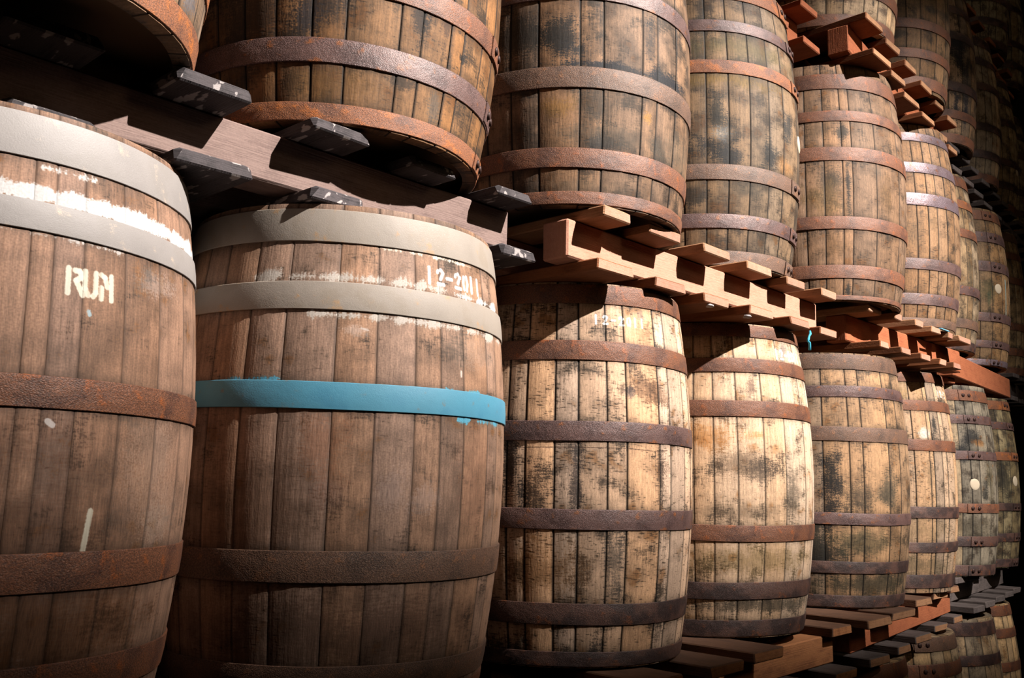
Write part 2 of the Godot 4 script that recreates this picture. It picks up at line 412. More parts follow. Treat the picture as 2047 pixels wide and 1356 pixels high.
func cask_specs() -> Dictionary:
	# place: x, base y, z, height, bilge radius, lean; seams: measured seam angles in degrees (rest are drawn at random);
	# hoops: [low, high, kind]; stains: [angle, t, half-angle, half-t, r, g, b, strength], some paint in shade
	var D := {}
	D.A1 = {p = [0.441, -0.378, -0.015, 0.854, 0.334, 0.0041, -0.0003], s = [-17.5, -5.5, -0.5, 6.6, 17.8, 30.1, 42.9, 53], w = 1024, col = [148, 115, 95], dark = 0.10, ochre = 0.10, dash = 0.12, tone = 0.05, gap = 0.15,
		hoops = [[0.0, 0.05, "rust"], [0.118, 0.172, "rust"], [0.273, 0.330, "rust"], [0.538, 0.586, "rust"], [0.801, 0.848, "white"], [0.916, 0.990, "white"]],
		stain_shade = [[-10, 0.25, 40, 0.3, 86, 54, 36, 0.35], [30, 0.45, 14, 0.12, 176, 150, 134, 0.35], [34, 0.35, 7, 0.05, 190, 170, 155, 0.3], [5, 0.2, 30, 0.1, 120, 74, 40, 0.3], [30, 0.76, 8, 0.025, 200, 190, 190, 0.3]],  # the broad low brown patch paints in the light falloff
		bands = [[0.846, 0.876, 0.006, 205, 202, 200, 1.0, -90, 90], [0.792, 0.803, 0.006, 196, 190, 186, 0.55, -60, 20], [0.899, 0.912, 0.007, 205, 200, 196, 0.75, -8, 14]],
		strokes = [["RUM", 3.0, 0.715, 0.033, 12.0, [232, 226, 208], 0.9, -0.0]],
		lines = [[[181, 0], [12.7, 0.39, 12.0, 0.331], 0.0042, [232, 226, 205]], [[0], [11.9, 0.322, 11.2, 0.280], 0.0048, [232, 226, 205]], [[0], [8.2, 0.691, 8.5, 0.687], 0.003, [170, 195, 205]], [[0], [1.0, 0.52, 2.0, 0.515], 0.004, [215, 205, 200]]],
		label = "dark brown cask with two white hoops, stencilled RUM, at the left edge"}
	D.A2 = {p = [1.115, -0.377, 0.006, 0.857, 0.332, 0.0021, 0.0070], s = [-88, -77.2, -65.1, -53.6, -38.3, -26.1, -13.7, -4.5, 5.3, 18.9, 26.8], w = 1024, col = [160, 126, 104], dark = 0.20, ochre = 0.08, dash = 0.25, tone = 0.07, gap = 0.25,
		hoops = [[0.0, 0.035, "rust"], [0.045, 0.094, "brown"], [0.248, 0.308, "brown"], [0.578, 0.632, "blue"], [0.774, 0.832, "cream"], [0.917, 0.988, "cream"]],
		stain_shade = [[-19, 0.43, 6, 0.05, 176, 150, 140, 0.45], [-9, 0.41, 6, 0.03, 186, 160, 150, 0.45], [-39, 0.42, 5, 0.03, 160, 130, 118, 0.4], [-34, 0.737, 5, 0.012, 200, 180, 170, 0.5], [12, 0.45, 10, 0.14, 140, 100, 80, 0.35], [-40, 0.5, 8, 0.08, 150, 82, 48, 0.25], [12, 0.72, 12, 0.05, 160, 140, 128, 0.35], [-30, 0.15, 50, 0.1, 70, 46, 34, 0.4], [-60, 0.35, 20, 0.2, 80, 56, 40, 0.35]],  # the wide low patch paints shade onto the foot
		bands = [[0.830, 0.856, 0.010, 200, 190, 180, 0.75, -70, 0], [0.830, 0.848, 0.008, 205, 202, 200, 0.9, 0, 40], [0.756, 0.776, 0.008, 196, 186, 176, 0.75, -50, 40], [0.906, 0.918, 0.005, 220, 208, 190, 0.6, -30, 15], [0.630, 0.640, 0.005, 84, 160, 190, 0.8, -75, -50], [0.630, 0.638, 0.005, 96, 170, 195, 0.7, -10, 30], [0.568, 0.580, 0.006, 92, 168, 196, 0.95, 0, 30]],
		strokes = [["12-2011", -9.0, 0.853, 0.029, 27.9, [232, 236, 240], 0.92, -0.010]],
		lines = [[[0], [4.0, 0.674, 4.0, 0.664], 0.0022, [225, 215, 205]], [[0], [-31, 0.741, -29, 0.738], 0.0018, [205, 190, 180]]],
		label = "dark brown cask with cream hoops and a bright blue middle hoop"}
	D.A3 = {grime = 0.20, p = [1.859, -0.401, -0.025, 0.874, 0.327, 0.0045, -0.0022], s = [-84, -73.4, -65.4, -53.8, -44.3, -32.3, -23.7, -6.6, 0.7, 14.0, 24], w = 800, col = [212, 174, 142], dark = 0.27, ochre = 0.26, dash = 0.85, tone = 0.12, gap = 1.2,
		hoops = [[-0.002, 0.040, "dark"], [0.107, 0.161, "dark"], [0.345, 0.397, "purple"], [0.572, 0.624, "purple"], [0.785, 0.838, "rust"], [0.942, 0.996, "rust"]],
		stain_shade = [[-63, 0.45, 8, 0.10, 58, 44, 34, 0.8], [-67, 0.43, 4, 0.05, 40, 32, 28, 0.8], [-45, 0.47, 3, 0.09, 60, 50, 46, 0.75], [-6, 0.48, 4, 0.07, 70, 54, 44, 0.7], [-9, 0.71, 14, 0.04, 90, 60, 40, 0.55], [-72, 0.5, 5, 0.12, 44, 34, 28, 0.8], [-29, 0.25, 5, 0.10, 74, 68, 62, 0.6], [-36, 0.04, 4, 0.04, 52, 46, 42, 0.8], [-60, 0.25, 18, 0.08, 120, 78, 40, 0.45], [-22, 0.70, 3, 0.02, 80, 70, 70, 0.6], [-14, 0.86, 6, 0.05, 130, 90, 60, 0.4], [-14, 0.92, 3, 0.02, 90, 80, 90, 0.4]],
		strokes = [["12-2011", -37.0, 0.886, 0.021, 27.0, [232, 238, 244], 0.95, 0.0]],
		lines = [[[0], [-68, 0.553, -33, 0.556, -24, 0.556, -10, 0.552, -2, 0.556], 0.0007, [60, 40, 30]]],
		label = "pale oak cask stencilled 12-2011 beside the cask with the blue hoop"}
	D.A4 = {grime = 0.10, p = [2.531, -0.403, -0.029, 0.8745, 0.336, 0.0018, -0.0003], s = [-84, -73, -61.6, -52.1, -40.6, -26.7, -13.3, 4.1, 16], w = 768, col = [212, 180, 150], dark = 0.20, ochre = 0.28, dash = 0.50, tone = 0.08, gap = 0.6,
		hoops = [[0.0, 0.054, "dark"], [0.118, 0.171, "dark"], [0.297, 0.348, "rust"], [0.690, 0.742, "rust"], [0.834, 0.881, "rust"], [0.955, 1.0, "rust"]],
		stain_shade = [[-38, 0.54, 16, 0.07, 96, 76, 58, 0.55], [-30, 0.50, 10, 0.05, 70, 58, 48, 0.6], [-8, 0.47, 8, 0.09, 86, 76, 64, 0.6], [-56, 0.62, 16, 0.05, 176, 108, 44, 0.5], [-30, 0.63, 8, 0.02, 180, 112, 50, 0.5], [-40, 0.39, 60, 0.03, 110, 90, 70, 0.35], [-30, 0.24, 40, 0.05, 120, 96, 50, 0.4], [-20, 0.10, 60, 0.025, 70, 62, 50, 0.7], [-6, 0.92, 5, 0.04, 90, 86, 86, 0.5], [-32, 0.79, 3, 0.04, 80, 60, 50, 0.6]],
		strokes = [["12-2011", -13.3, 0.890, 0.028, 27.0, [226, 232, 238], 0.9, 0.0]],
		label = "pale oak cask second right of the blue hoop, smooth broad staves, stencilled 12-20"}
	D.A5 = {p = [3.305, -0.388, -0.026, 0.865, 0.331, 0.0034, 0.0056], s = [-80, -70, -59.0, -43.6, -35.1, -15.6, -4], w = 512, col = [150, 120, 92], dark = 0.45, ochre = 0.18, dash = 0.8, tone = 0.12, gap = 1.0,
		hoops = [[0.0, 0.049, "dark"], [0.132, 0.178, "dark"], [0.319, 0.365, "purple"], [0.644, 0.701, "brown"], [0.819, 0.865, "purple"], [0.932, 0.995, "brown"]],
		stain_shade = [[-54, 0.50, 7, 0.10, 26, 22, 18, 0.95], [-56, 0.36, 6, 0.14, 34, 28, 24, 0.95], [-62, 0.22, 16, 0.12, 30, 27, 22, 0.9], [-38, 0.44, 10, 0.06, 70, 58, 44, 0.7], [-18, 0.46, 10, 0.08, 66, 60, 48, 0.75], [-40, 0.26, 30, 0.06, 70, 64, 44, 0.6], [-30, 0.09, 50, 0.05, 60, 54, 40, 0.75], [-45, 0.74, 30, 0.03, 110, 84, 60, 0.5], [-12, 0.30, 8, 0.05, 80, 60, 40, 0.6]],
		label = "pale cask with a tall black stain low on its left, fifth at eye level"}
	D.A6 = {grime = 0.08, p = [3.975, -0.388, -0.074, 0.873, 0.332, -0.0009, -0.0011], s = [-72, -60, -49, -38.6, -26.3, -22.4, -13.6, -7.9, 4], w = 512, col = [166, 136, 108], dark = 0.30, ochre = 0.10, dash = 0.85, tone = 0.14, gap = 1.2,
		hoops = [[0.02, 0.080, "dark"], [0.179, 0.224, "dark"], [0.330, 0.381, "dark"], [0.633, 0.684, "rust"], [0.816, 0.864, "rust"], [0.951, 1.0, "rust"]],
		stain_shade = [[-19, 0.76, 2.4, 0.06, 40, 36, 32, 0.85], [-30, 0.71, 5, 0.03, 236, 232, 226, 0.6], [-26, 0.5, 4, 0.10, 110, 90, 66, 0.55], [-35, 0.28, 30, 0.06, 120, 98, 70, 0.5], [-40, 0.12, 60, 0.06, 90, 76, 54, 0.6], [-60, 0.9, 30, 0.06, 130, 100, 50, 0.5]],
		strokes = [["12-2", -8.0, 0.888, 0.026, 16.0, [236, 236, 236], 0.7, 0.0]],
		label = "very pale cask with cracked staves under the red orange pallet, sixth at eye level"}
	D.A7 = {p = [4.650, -0.366, -0.106, 0.859, 0.328, 0.0008, 0.0020], s = [-50, -40, -31, -22, -9, 4], w = 384, col = [140, 124, 102], dark = 0.55, ochre = 0.12, dash = 0.5, tone = 0.16, gap = 0.9, lap = -27.0,
		hoops = [[0.0, 0.058, "dark"], [0.153, 0.205, "dark"], [0.327, 0.375, "rust"], [0.602, 0.648, "purple"], [0.793, 0.840, "purple"], [0.915, 0.975, "rust"]],
		stain_shade = [[-28, 0.72, 12, 0.05, 30, 28, 26, 0.8], [-36, 0.64, 10, 0.06, 26, 25, 24, 0.8], [-20, 0.69, 8, 0.02, 150, 96, 46, 0.6], [-16, 0.45, 5, 0.06, 34, 32, 28, 0.75], [-40, 0.25, 40, 0.1, 60, 52, 38, 0.5], [-8, 0.50, 6, 0.12, 90, 80, 56, 0.5], [-40, 0.95, 6, 0.03, 190, 110, 50, 0.8]], bung = [-28.2, 0.475],
		label = "greyish cask with a pale round bung, right of the very pale cask"}
	D.A8 = {p = [5.312, -0.366, -0.182, 0.859, 0.327, 0.0003, 0.0008], w = 384, col = [140, 124, 92], dark = 0.60, ochre = 0.20, dash = 0.5, tone = 0.16, gap = 0.9, lap = -4.0,
		hoops = [[0.0, 0.05, "dark"], [0.15, 0.20, "dark"], [0.33, 0.375, "dark"], [0.625, 0.675, "orange"], [0.81, 0.855, "purple"], [0.93, 0.985, "orange"]],
		stain_shade = [[-10, 0.72, 10, 0.03, 30, 30, 30, 0.7], [-20, 0.5, 14, 0.16, 44, 40, 30, 0.7]], bung = [-5.1, 0.504],
		label = "olive brown cask with a round bung at the right frame edge, eye level"}
	D.B1 = {p = [0.386, 0.620, 0.090, 0.866, 0.326, -0.0039, -0.0014], s = [-20, -8, 3, 15, 26, 38, 50], w = 640, col = [140, 112, 88], dark = 0.35, ochre = 0.25, dash = 0.3, tone = 0.12, gap = 0.9,
		hoops = [[-0.012, 0.050, "orange"], [0.125, 0.175, "orange"], [0.32, 0.37, "rust"], [0.6, 0.65, "rust"], [0.8, 0.85, "rust"], [0.93, 0.99, "rust"]],
		stain_shade = [[20, 0.08, 5, 0.05, 60, 64, 76, 0.6], [30, 0.085, 5, 0.06, 84, 92, 110, 0.6], [42, 0.085, 6, 0.06, 90, 96, 112, 0.6], [8, 0.09, 4, 0.05, 70, 66, 66, 0.6]],
		label = "cask with an orange rusty lower hoop at the top left corner"}
	D.B2 = {grime = 0.35, p = [1.086, 0.620, -0.007, 0.864, 0.337, 0.0034, 0.0022], s = [-78, -67, -55.9, -44.4, -33.8, -16.3, -8.4, 3.4, 10.1, 22, 33], w = 800, col = [134, 96, 62], dark = 0.52, ochre = 0.42, dash = 0.5, tone = 0.14, gap = 1.0, lap = 38.0,
		hoops = [[-0.012, 0.040, "orange"], [0.119, 0.169, "purple"], [0.271, 0.322, "rust"], [0.6, 0.65, "rust"], [0.8, 0.85, "rust"], [0.93, 0.99, "rust"]],
		stain_shade = [[-10, 0.26, 3, 0.08, 40, 30, 24, 0.8], [-18, 0.27, 3, 0.06, 56, 44, 34, 0.6], [-44, 0.25, 9, 0.08, 50, 36, 26, 0.7], [-62, 0.22, 18, 0.12, 44, 32, 24, 0.7], [-52, 0.08, 5, 0.04, 40, 30, 24, 0.7], [-46, 0.22, 5, 0.03, 46, 40, 44, 0.6], [1, 0.26, 3, 0.05, 70, 52, 44, 0.7], [-14, 0.108, 8, 0.016, 48, 38, 30, 0.7], [-40, 0.08, 20, 0.05, 110, 78, 40, 0.5], [0, 0.08, 3, 0.05, 90, 84, 80, 0.6], [10, 0.21, 2, 0.012, 30, 24, 20, 0.9]],  # includes a broad darker patch on the left flank
		label = "amber streaked cask with a mottled purple hoop, above the cask with blue hoop"}
	D.B3 = {grime = 0.35, p = [1.753, 0.616, 0.053, 0.864, 0.325, -0.0036, -0.0041], s = [-84, -72, -60.1, -43.3, -33.6, -15.5, -7.1, 6.5, 18.2, 27], w = 800, col = [134, 104, 80], dark = 0.50, ochre = 0.12, dash = 0.45, tone = 0.13, gap = 1.0,
		hoops = [[-0.004, 0.036, "rust"], [0.097, 0.149, "rust"], [0.309, 0.366, "brown"], [0.556, 0.608, "purple"], [0.8, 0.85, "rust"], [0.93, 0.99, "rust"]],
		stain_shade = [[-50, 0.44, 9, 0.07, 30, 27, 25, 0.85], [-44, 0.41, 8, 0.03, 36, 34, 36, 0.85], [-70, 0.45, 14, 0.14, 40, 34, 28, 0.8], [-30, 0.375, 30, 0.014, 30, 30, 36, 0.9], [0, 0.378, 16, 0.022, 28, 28, 34, 0.9], [-11, 0.47, 4, 0.06, 50, 44, 42, 0.7], [-11, 0.52, 2, 0.03, 34, 30, 28, 0.85], [-36, 0.27, 10, 0.06, 60, 54, 46, 0.5], [-34, 0.165, 8, 0.02, 40, 38, 38, 0.7], [-52, 0.26, 8, 0.03, 150, 108, 50, 0.5], [-12, 0.255, 3, 0.02, 196, 140, 60, 0.6], [-30, 0.19, 30, 0.03, 84, 74, 62, 0.5], [10, 0.19, 20, 0.07, 90, 82, 70, 0.45], [-42, 0.05, 20, 0.03, 100, 84, 66, 0.4]],  # includes a tall darker patch towards the left side
		label = "cask with black smudges above its grey brown hoop, over the brightest pallet"}
	D.B4 = {grime = 0.38, p = [2.436, 0.616, 0.005, 0.870, 0.333, -0.0008, -0.0002], s = [-84, -72, -61, -49.9, -38.7, -27.1, -15.0, -3.5, 14.3, 26], w = 768, col = [122, 99, 76], dark = 0.66, ochre = 0.30, dash = 0.6, tone = 0.13, gap = 0.9, lap = 13.0,
		hoops = [[0.0, 0.05, "brown"], [0.120, 0.166, "purple"], [0.276, 0.327, "brown"], [0.640, 0.687, "orange"], [0.791, 0.834, "purple"], [0.920, 0.985, "orange"]],
		stain_shade = [[-45, 0.50, 6, 0.10, 34, 31, 26, 0.8], [-50, 0.39, 14, 0.05, 26, 24, 24, 0.85], [-38, 0.36, 10, 0.03, 30, 28, 28, 0.8], [-15, 0.39, 7, 0.06, 28, 28, 28, 0.85], [2, 0.50, 5, 0.06, 40, 40, 40, 0.75], [-40, 0.62, 40, 0.03, 120, 92, 40, 0.6], [-30, 0.74, 40, 0.04, 96, 84, 50, 0.55], [-52, 0.80, 8, 0.05, 50, 44, 34, 0.7], [-58, 0.23, 10, 0.04, 50, 42, 34, 0.6], [-30, 0.25, 20, 0.03, 70, 62, 50, 0.5], [-2, 0.36, 8, 0.03, 180, 120, 60, 0.4], [-44, 0.43, 6, 0.03, 190, 190, 190, 0.4]], bung = [19.9, 0.484],
		label = "olive and black stained cask with a bung showing at its right edge"}
	D.B5 = {p = [3.265, 0.646, 0.026, 0.863, 0.330, 0.0016, 0.0021], s = [-80, -69, -58.0, -47.1, -41.0, -24.4, -1.4, 10], w = 560, col = [138, 108, 84], dark = 0.34, ochre = 0.22, dash = 0.6, tone = 0.12, gap = 0.8,
		hoops = [[-0.03, 0.022, "rust"], [0.087, 0.140, "rust"], [0.284, 0.336, "rust"], [0.568, 0.626, "rust"], [0.740, 0.787, "rust"], [0.885, 0.955, "rust"]],
		stain_shade = [[-46, 0.69, 4, 0.06, 40, 36, 30, 0.8], [-60, 0.70, 10, 0.05, 90, 70, 50, 0.6], [-56, 0.48, 8, 0.08, 60, 50, 38, 0.7], [-44, 0.46, 2, 0.10, 34, 30, 26, 0.85], [-17, 0.46, 7, 0.08, 110, 80, 48, 0.6], [-24, 0.54, 6, 0.03, 100, 84, 70, 0.5], [-53, 0.22, 10, 0.05, 110, 80, 50, 0.5], [-44, 0.05, 2, 0.03, 40, 36, 30, 0.9], [-60, 0.4, 14, 0.08, 130, 100, 60, 0.5]],
		label = "pale cask with reddish hoops, on the red orange pallet, left of the violet hooped cask"}
	D.B6 = {p = [3.945, 0.646, -0.006, 0.861, 0.335, 0.0023, 0.0026], s = [-70, -60, -50, -40, -31, -23, -13, -3], w = 512, col = [148, 113, 82], dark = 0.30, ochre = 0.12, dash = 0.8, tone = 0.12, gap = 1.0,
		hoops = [[0.013, 0.051, "brown"], [0.111, 0.163, "purple"], [0.274, 0.326, "purple"], [0.581, 0.642, "shiny"], [0.744, 0.797, "shiny"], [0.910, 0.955, "shiny"]],
		stain_shade = [[-40, 0.45, 6, 0.10, 120, 92, 64, 0.5], [-28, 0.5, 5, 0.08, 130, 100, 70, 0.5]],
		label = "pale oak cask with shiny violet grey hoops below the high orange pallet"}
	D.B7 = {p = [4.612, 0.654, -0.126, 0.862, 0.332, 0.0005, 0.0014], w = 384, col = [150, 124, 94], dark = 0.40, ochre = 0.2, dash = 0.6, tone = 0.13, gap = 0.9,
		hoops = [[0.0, 0.05, "dark"], [0.12, 0.17, "brown"], [0.30, 0.35, "purple"], [0.62, 0.67, "rust"], [0.79, 0.84, "orange"], [0.92, 0.985, "rust"]],
		stain_shade = [[-10, 0.45, 6, 0.1, 70, 62, 48, 0.6], [-30, 0.8, 20, 0.05, 140, 100, 50, 0.5]],
		label = "narrow strip of cask showing between the violet hooped cask and a bunged cask"}
	D.B8 = {p = [5.286, 0.654, -0.168, 0.847, 0.329, 0.0027, 0.0042], w = 384, col = [150, 118, 84], dark = 0.38, ochre = 0.25, dash = 0.8, tone = 0.12, gap = 0.9, lap = -20.0,
		hoops = [[0.003, 0.039, "shiny"], [0.108, 0.153, "purple"], [0.270, 0.325, "purple"], [0.584, 0.649, "purple"], [0.773, 0.841, "purple"], [0.92, 0.985, "rust"]],
		stain_shade = [[-30, 0.46, 12, 0.08, 70, 66, 40, 0.6], [-30, 0.42, 3, 0.05, 60, 80, 60, 0.4]],
		lines = [[[0], [-4.8, 0.549, -5.3, 0.327], 0.004, [150, 190, 200]]], bung = [-17.8, 0.482],
		label = "warm pale cask with a round white bung and a thin pale drip line"}
	D.B9 = {p = [5.948, 0.679, -0.249, 0.856, 0.329, 0.0, 0.0], w = 384, col = [160, 134, 98], dark = 0.5, ochre = 0.2, dash = 0.6, tone = 0.13, gap = 0.9,
		hoops = [[0.0, 0.05, "rust"], [0.13, 0.18, "rust"], [0.30, 0.35, "rust"], [0.62, 0.67, "rust"], [0.80, 0.85, "rust"], [0.93, 0.99, "brown"]], stain_shade = [],
		label = "brown cask at the right frame edge, right of the cask with a drip line"}
	D.C5 = {p = [3.295, 1.665, 0.030, 0.865, 0.330, 0.0, 0.0], w = 512, col = [200, 166, 128], dark = 0.34, ochre = 0.15, dash = 0.5, tone = 0.12, gap = 0.8,
		hoops = [[0.0, 0.05, "rust"], [0.135, 0.19, "rust"], [0.31, 0.36, "rust"], [0.62, 0.67, "rust"], [0.80, 0.85, "rust"], [0.93, 0.99, "rust"]],
		stain_shade = [[-20, 0.12, 2, 0.02, 40, 36, 32, 0.8], [-45, 0.11, 20, 0.012, 90, 74, 60, 0.6], [-10, 0.105, 6, 0.02, 70, 58, 50, 0.6]],
		label = "pale cask foot cut by the top edge, on the high orange brown pallet"}
	D.C6 = {p = [3.981, 1.665, -0.003, 0.865, 0.331, 0.0, 0.0], w = 448, col = [126, 98, 70], dark = 0.46, ochre = 0.15, dash = 0.4, tone = 0.15, gap = 1.0, headmat = "teal",
		hoops = [[0.014, 0.071, "rust"], [0.158, 0.204, "rust"], [0.304, 0.352, "rust"], [0.62, 0.67, "rust"], [0.80, 0.85, "rust"], [0.93, 0.99, "rust"]],
		stain_shade = [[-50, 0.27, 10, 0.03, 40, 34, 28, 0.7], [-24, 0.18, 3, 0.06, 60, 50, 40, 0.6], [-10, 0.42, 30, 0.03, 40, 36, 34, 0.5]],
		label = "warm brown cask with a teal painted foot at the top right"}
	D.C7 = {p = [4.691, 1.670, -0.103, 0.845, 0.328, 0.0032, 0.0022], w = 384, col = [150, 120, 90], dark = 0.75, ochre = 0.1, dash = 0.4, tone = 0.2, gap = 1.0,
		hoops = [[0.0, 0.055, "rust"], [0.14, 0.19, "rust"], [0.30, 0.355, "dark"], [0.62, 0.67, "dark"], [0.79, 0.84, "dark"], [0.93, 0.99, "dark"]],
		stain_shade = [[-24, 0.56, 14, 0.14, 22, 22, 24, 0.95], [-12, 0.43, 10, 0.10, 30, 28, 28, 0.85], [-26, 0.22, 4, 0.10, 30, 30, 38, 0.9], [-14, 0.20, 4, 0.10, 34, 34, 44, 0.85], [-8, 0.43, 3, 0.05, 190, 140, 90, 0.5]],
		label = "black stained cask with illegible white marks at its rim, top right"}
	D.C8 = {p = [5.367, 1.668, -0.177, 0.854, 0.330, 0.0014, 0.0008], w = 384, col = [166, 142, 112], dark = 0.42, ochre = 0.1, dash = 0.4, tone = 0.14, gap = 0.9,
		hoops = [[0.0, 0.055, "rust"], [0.15, 0.20, "dark"], [0.33, 0.38, "dark"], [0.60, 0.65, "dark"], [0.78, 0.83, "dark"], [0.92, 0.985, "dark"]], stain_shade = [],
		label = "grey brown cask with dark hoops, right of the black stained cask"}
	D.C9 = {p = [6.046, 1.689, -0.265, 0.848, 0.331, 0.0, 0.0], w = 384, col = [150, 128, 96], dark = 0.5, ochre = 0.15, dash = 0.4, tone = 0.14, gap = 0.9,
		hoops = [[0.0, 0.05, "rust"], [0.15, 0.20, "dark"], [0.32, 0.37, "dark"], [0.62, 0.67, "dark"], [0.79, 0.84, "dark"], [0.93, 0.99, "dark"]], stain_shade = [], bung = [4.0, 0.31],
		label = "dim cask with a tiny orange bung, near the right frame edge high up"}
	D.D8 = {p = [6.010, 2.715, -0.245, 0.865, 0.330, 0.0, 0.0], w = 384, col = [140, 122, 92], dark = 0.55, ochre = 0.1, dash = 0.4, tone = 0.14, gap = 0.9,
		hoops = [[0.0, 0.05, "dark"], [0.15, 0.20, "dark"], [0.32, 0.37, "dark"], [0.62, 0.67, "dark"], [0.79, 0.84, "dark"], [0.93, 0.99, "dark"]], stain_shade = [],
		label = "topmost dim cask on the dark red pallet in the top right corner"}
	D.D9 = D.D8.duplicate(); D.D9.p = [6.70, 2.713, -0.33, 0.865, 0.330, 0.0, 0.0]; D.D9.label = "almost black sliver of cask in the extreme top right corner"
	D.C10 = D.C9.duplicate(); D.C10.erase("bung"); D.C10.p = [6.72, 1.687, -0.36, 0.848, 0.330, 0.0, 0.0]; D.C10.label = "almost black cask sliver beyond the tiny orange bung at right edge"
	D.Z5 = {p = [3.147, -1.40, 0.029, 0.862, 0.330, 0.0003, 0.0008], w = 384, col = [176, 148, 112], dark = 0.4, ochre = 0.15, dash = 0.5, tone = 0.14, gap = 0.9,
		hoops = [[0.0, 0.05, "rust"], [0.13, 0.18, "rust"], [0.31, 0.36, "rust"], [0.64, 0.69, "rust"], [0.82, 0.87, "rust"], [0.94, 1.0, "rust"]], stain_shade = [],
		label = "cask top of the lowest row at the bottom edge, leftmost one seen"}
	D.Z6 = D.Z5.duplicate(); D.Z6.merge({p = [3.825, -1.40, -0.029, 0.868, 0.329, -0.0002, -0.0008], lap = -31.7, label = "lowest row cask with two rivets on its rusty hoop, bottom right"}, true)
	D.Z6.hoops = [[0.0, 0.05, "rust"], [0.13, 0.18, "rust"], [0.31, 0.36, "rust"], [0.64, 0.69, "rust"], [0.835, 0.89, "rust"], [0.94, 1.0, "brown"]]
	D.Z7 = D.C8.duplicate(); D.Z7.merge({p = [4.504, -1.40, -0.086, 0.866, 0.330, 0.0, 0.0], label = "dark mottled cask of the lowest row, right of the riveted one"}, true)
	D.Z8 = D.Z5.duplicate(); D.Z8.merge({p = [5.176, -1.40, -0.196, 0.86, 0.329, 0.0, 0.0], label = "last cask seen in the lowest row at the bottom right corner"}, true)
	return D

func build_barrels() -> void:
	var D := cask_specs()
	var k := 0
	for id in D:
		var s: Dictionary = D[id]
		var c := Cask.new(); c.id = id; c.spec = s
		c.x = s.p[0]; c.y = s.p[1]; c.z = s.p[2]; c.h = s.p[3] - 0.60 * Vector2(s.p[5], s.p[6]).length() - 0.001; c.rb = s.p[4]; c.tx = s.p[5]; c.tz = s.p[6]
		c.view = atan2(-c.x, 1.524 - c.z)
		c.W = s.w; c.H = s.w if s.w >= 700 else int(s.w * 1.25)
		rng.seed = 900 + k * 17; k += 1
		var given: Array = s.get("s", [])
		var se: Array = []
		for a in given: se.append(deg_to_rad(a))
		if se.is_empty(): se.append(c.view - 0.5 + rng.randf() * 0.1)
		while se[se.size() - 1] - se[0] < TAU - deg_to_rad(9.0):
			se.append(se[se.size() - 1] + deg_to_rad(rng.randf_range(8.5, 16.5)))
		if se[se.size() - 1] - se[0] > TAU - deg_to_rad(5.0): se.pop_back()
		c.seams = se
		casks.append(c)
	var id_ := WorkerThreadPool.add_group_task(paint_cask, casks.size(), -1, true)
	WorkerThreadPool.wait_for_group_task_completion(id_)
	for i in casks.size():
		rng.seed = 5000 + i
		assemble(casks[i])

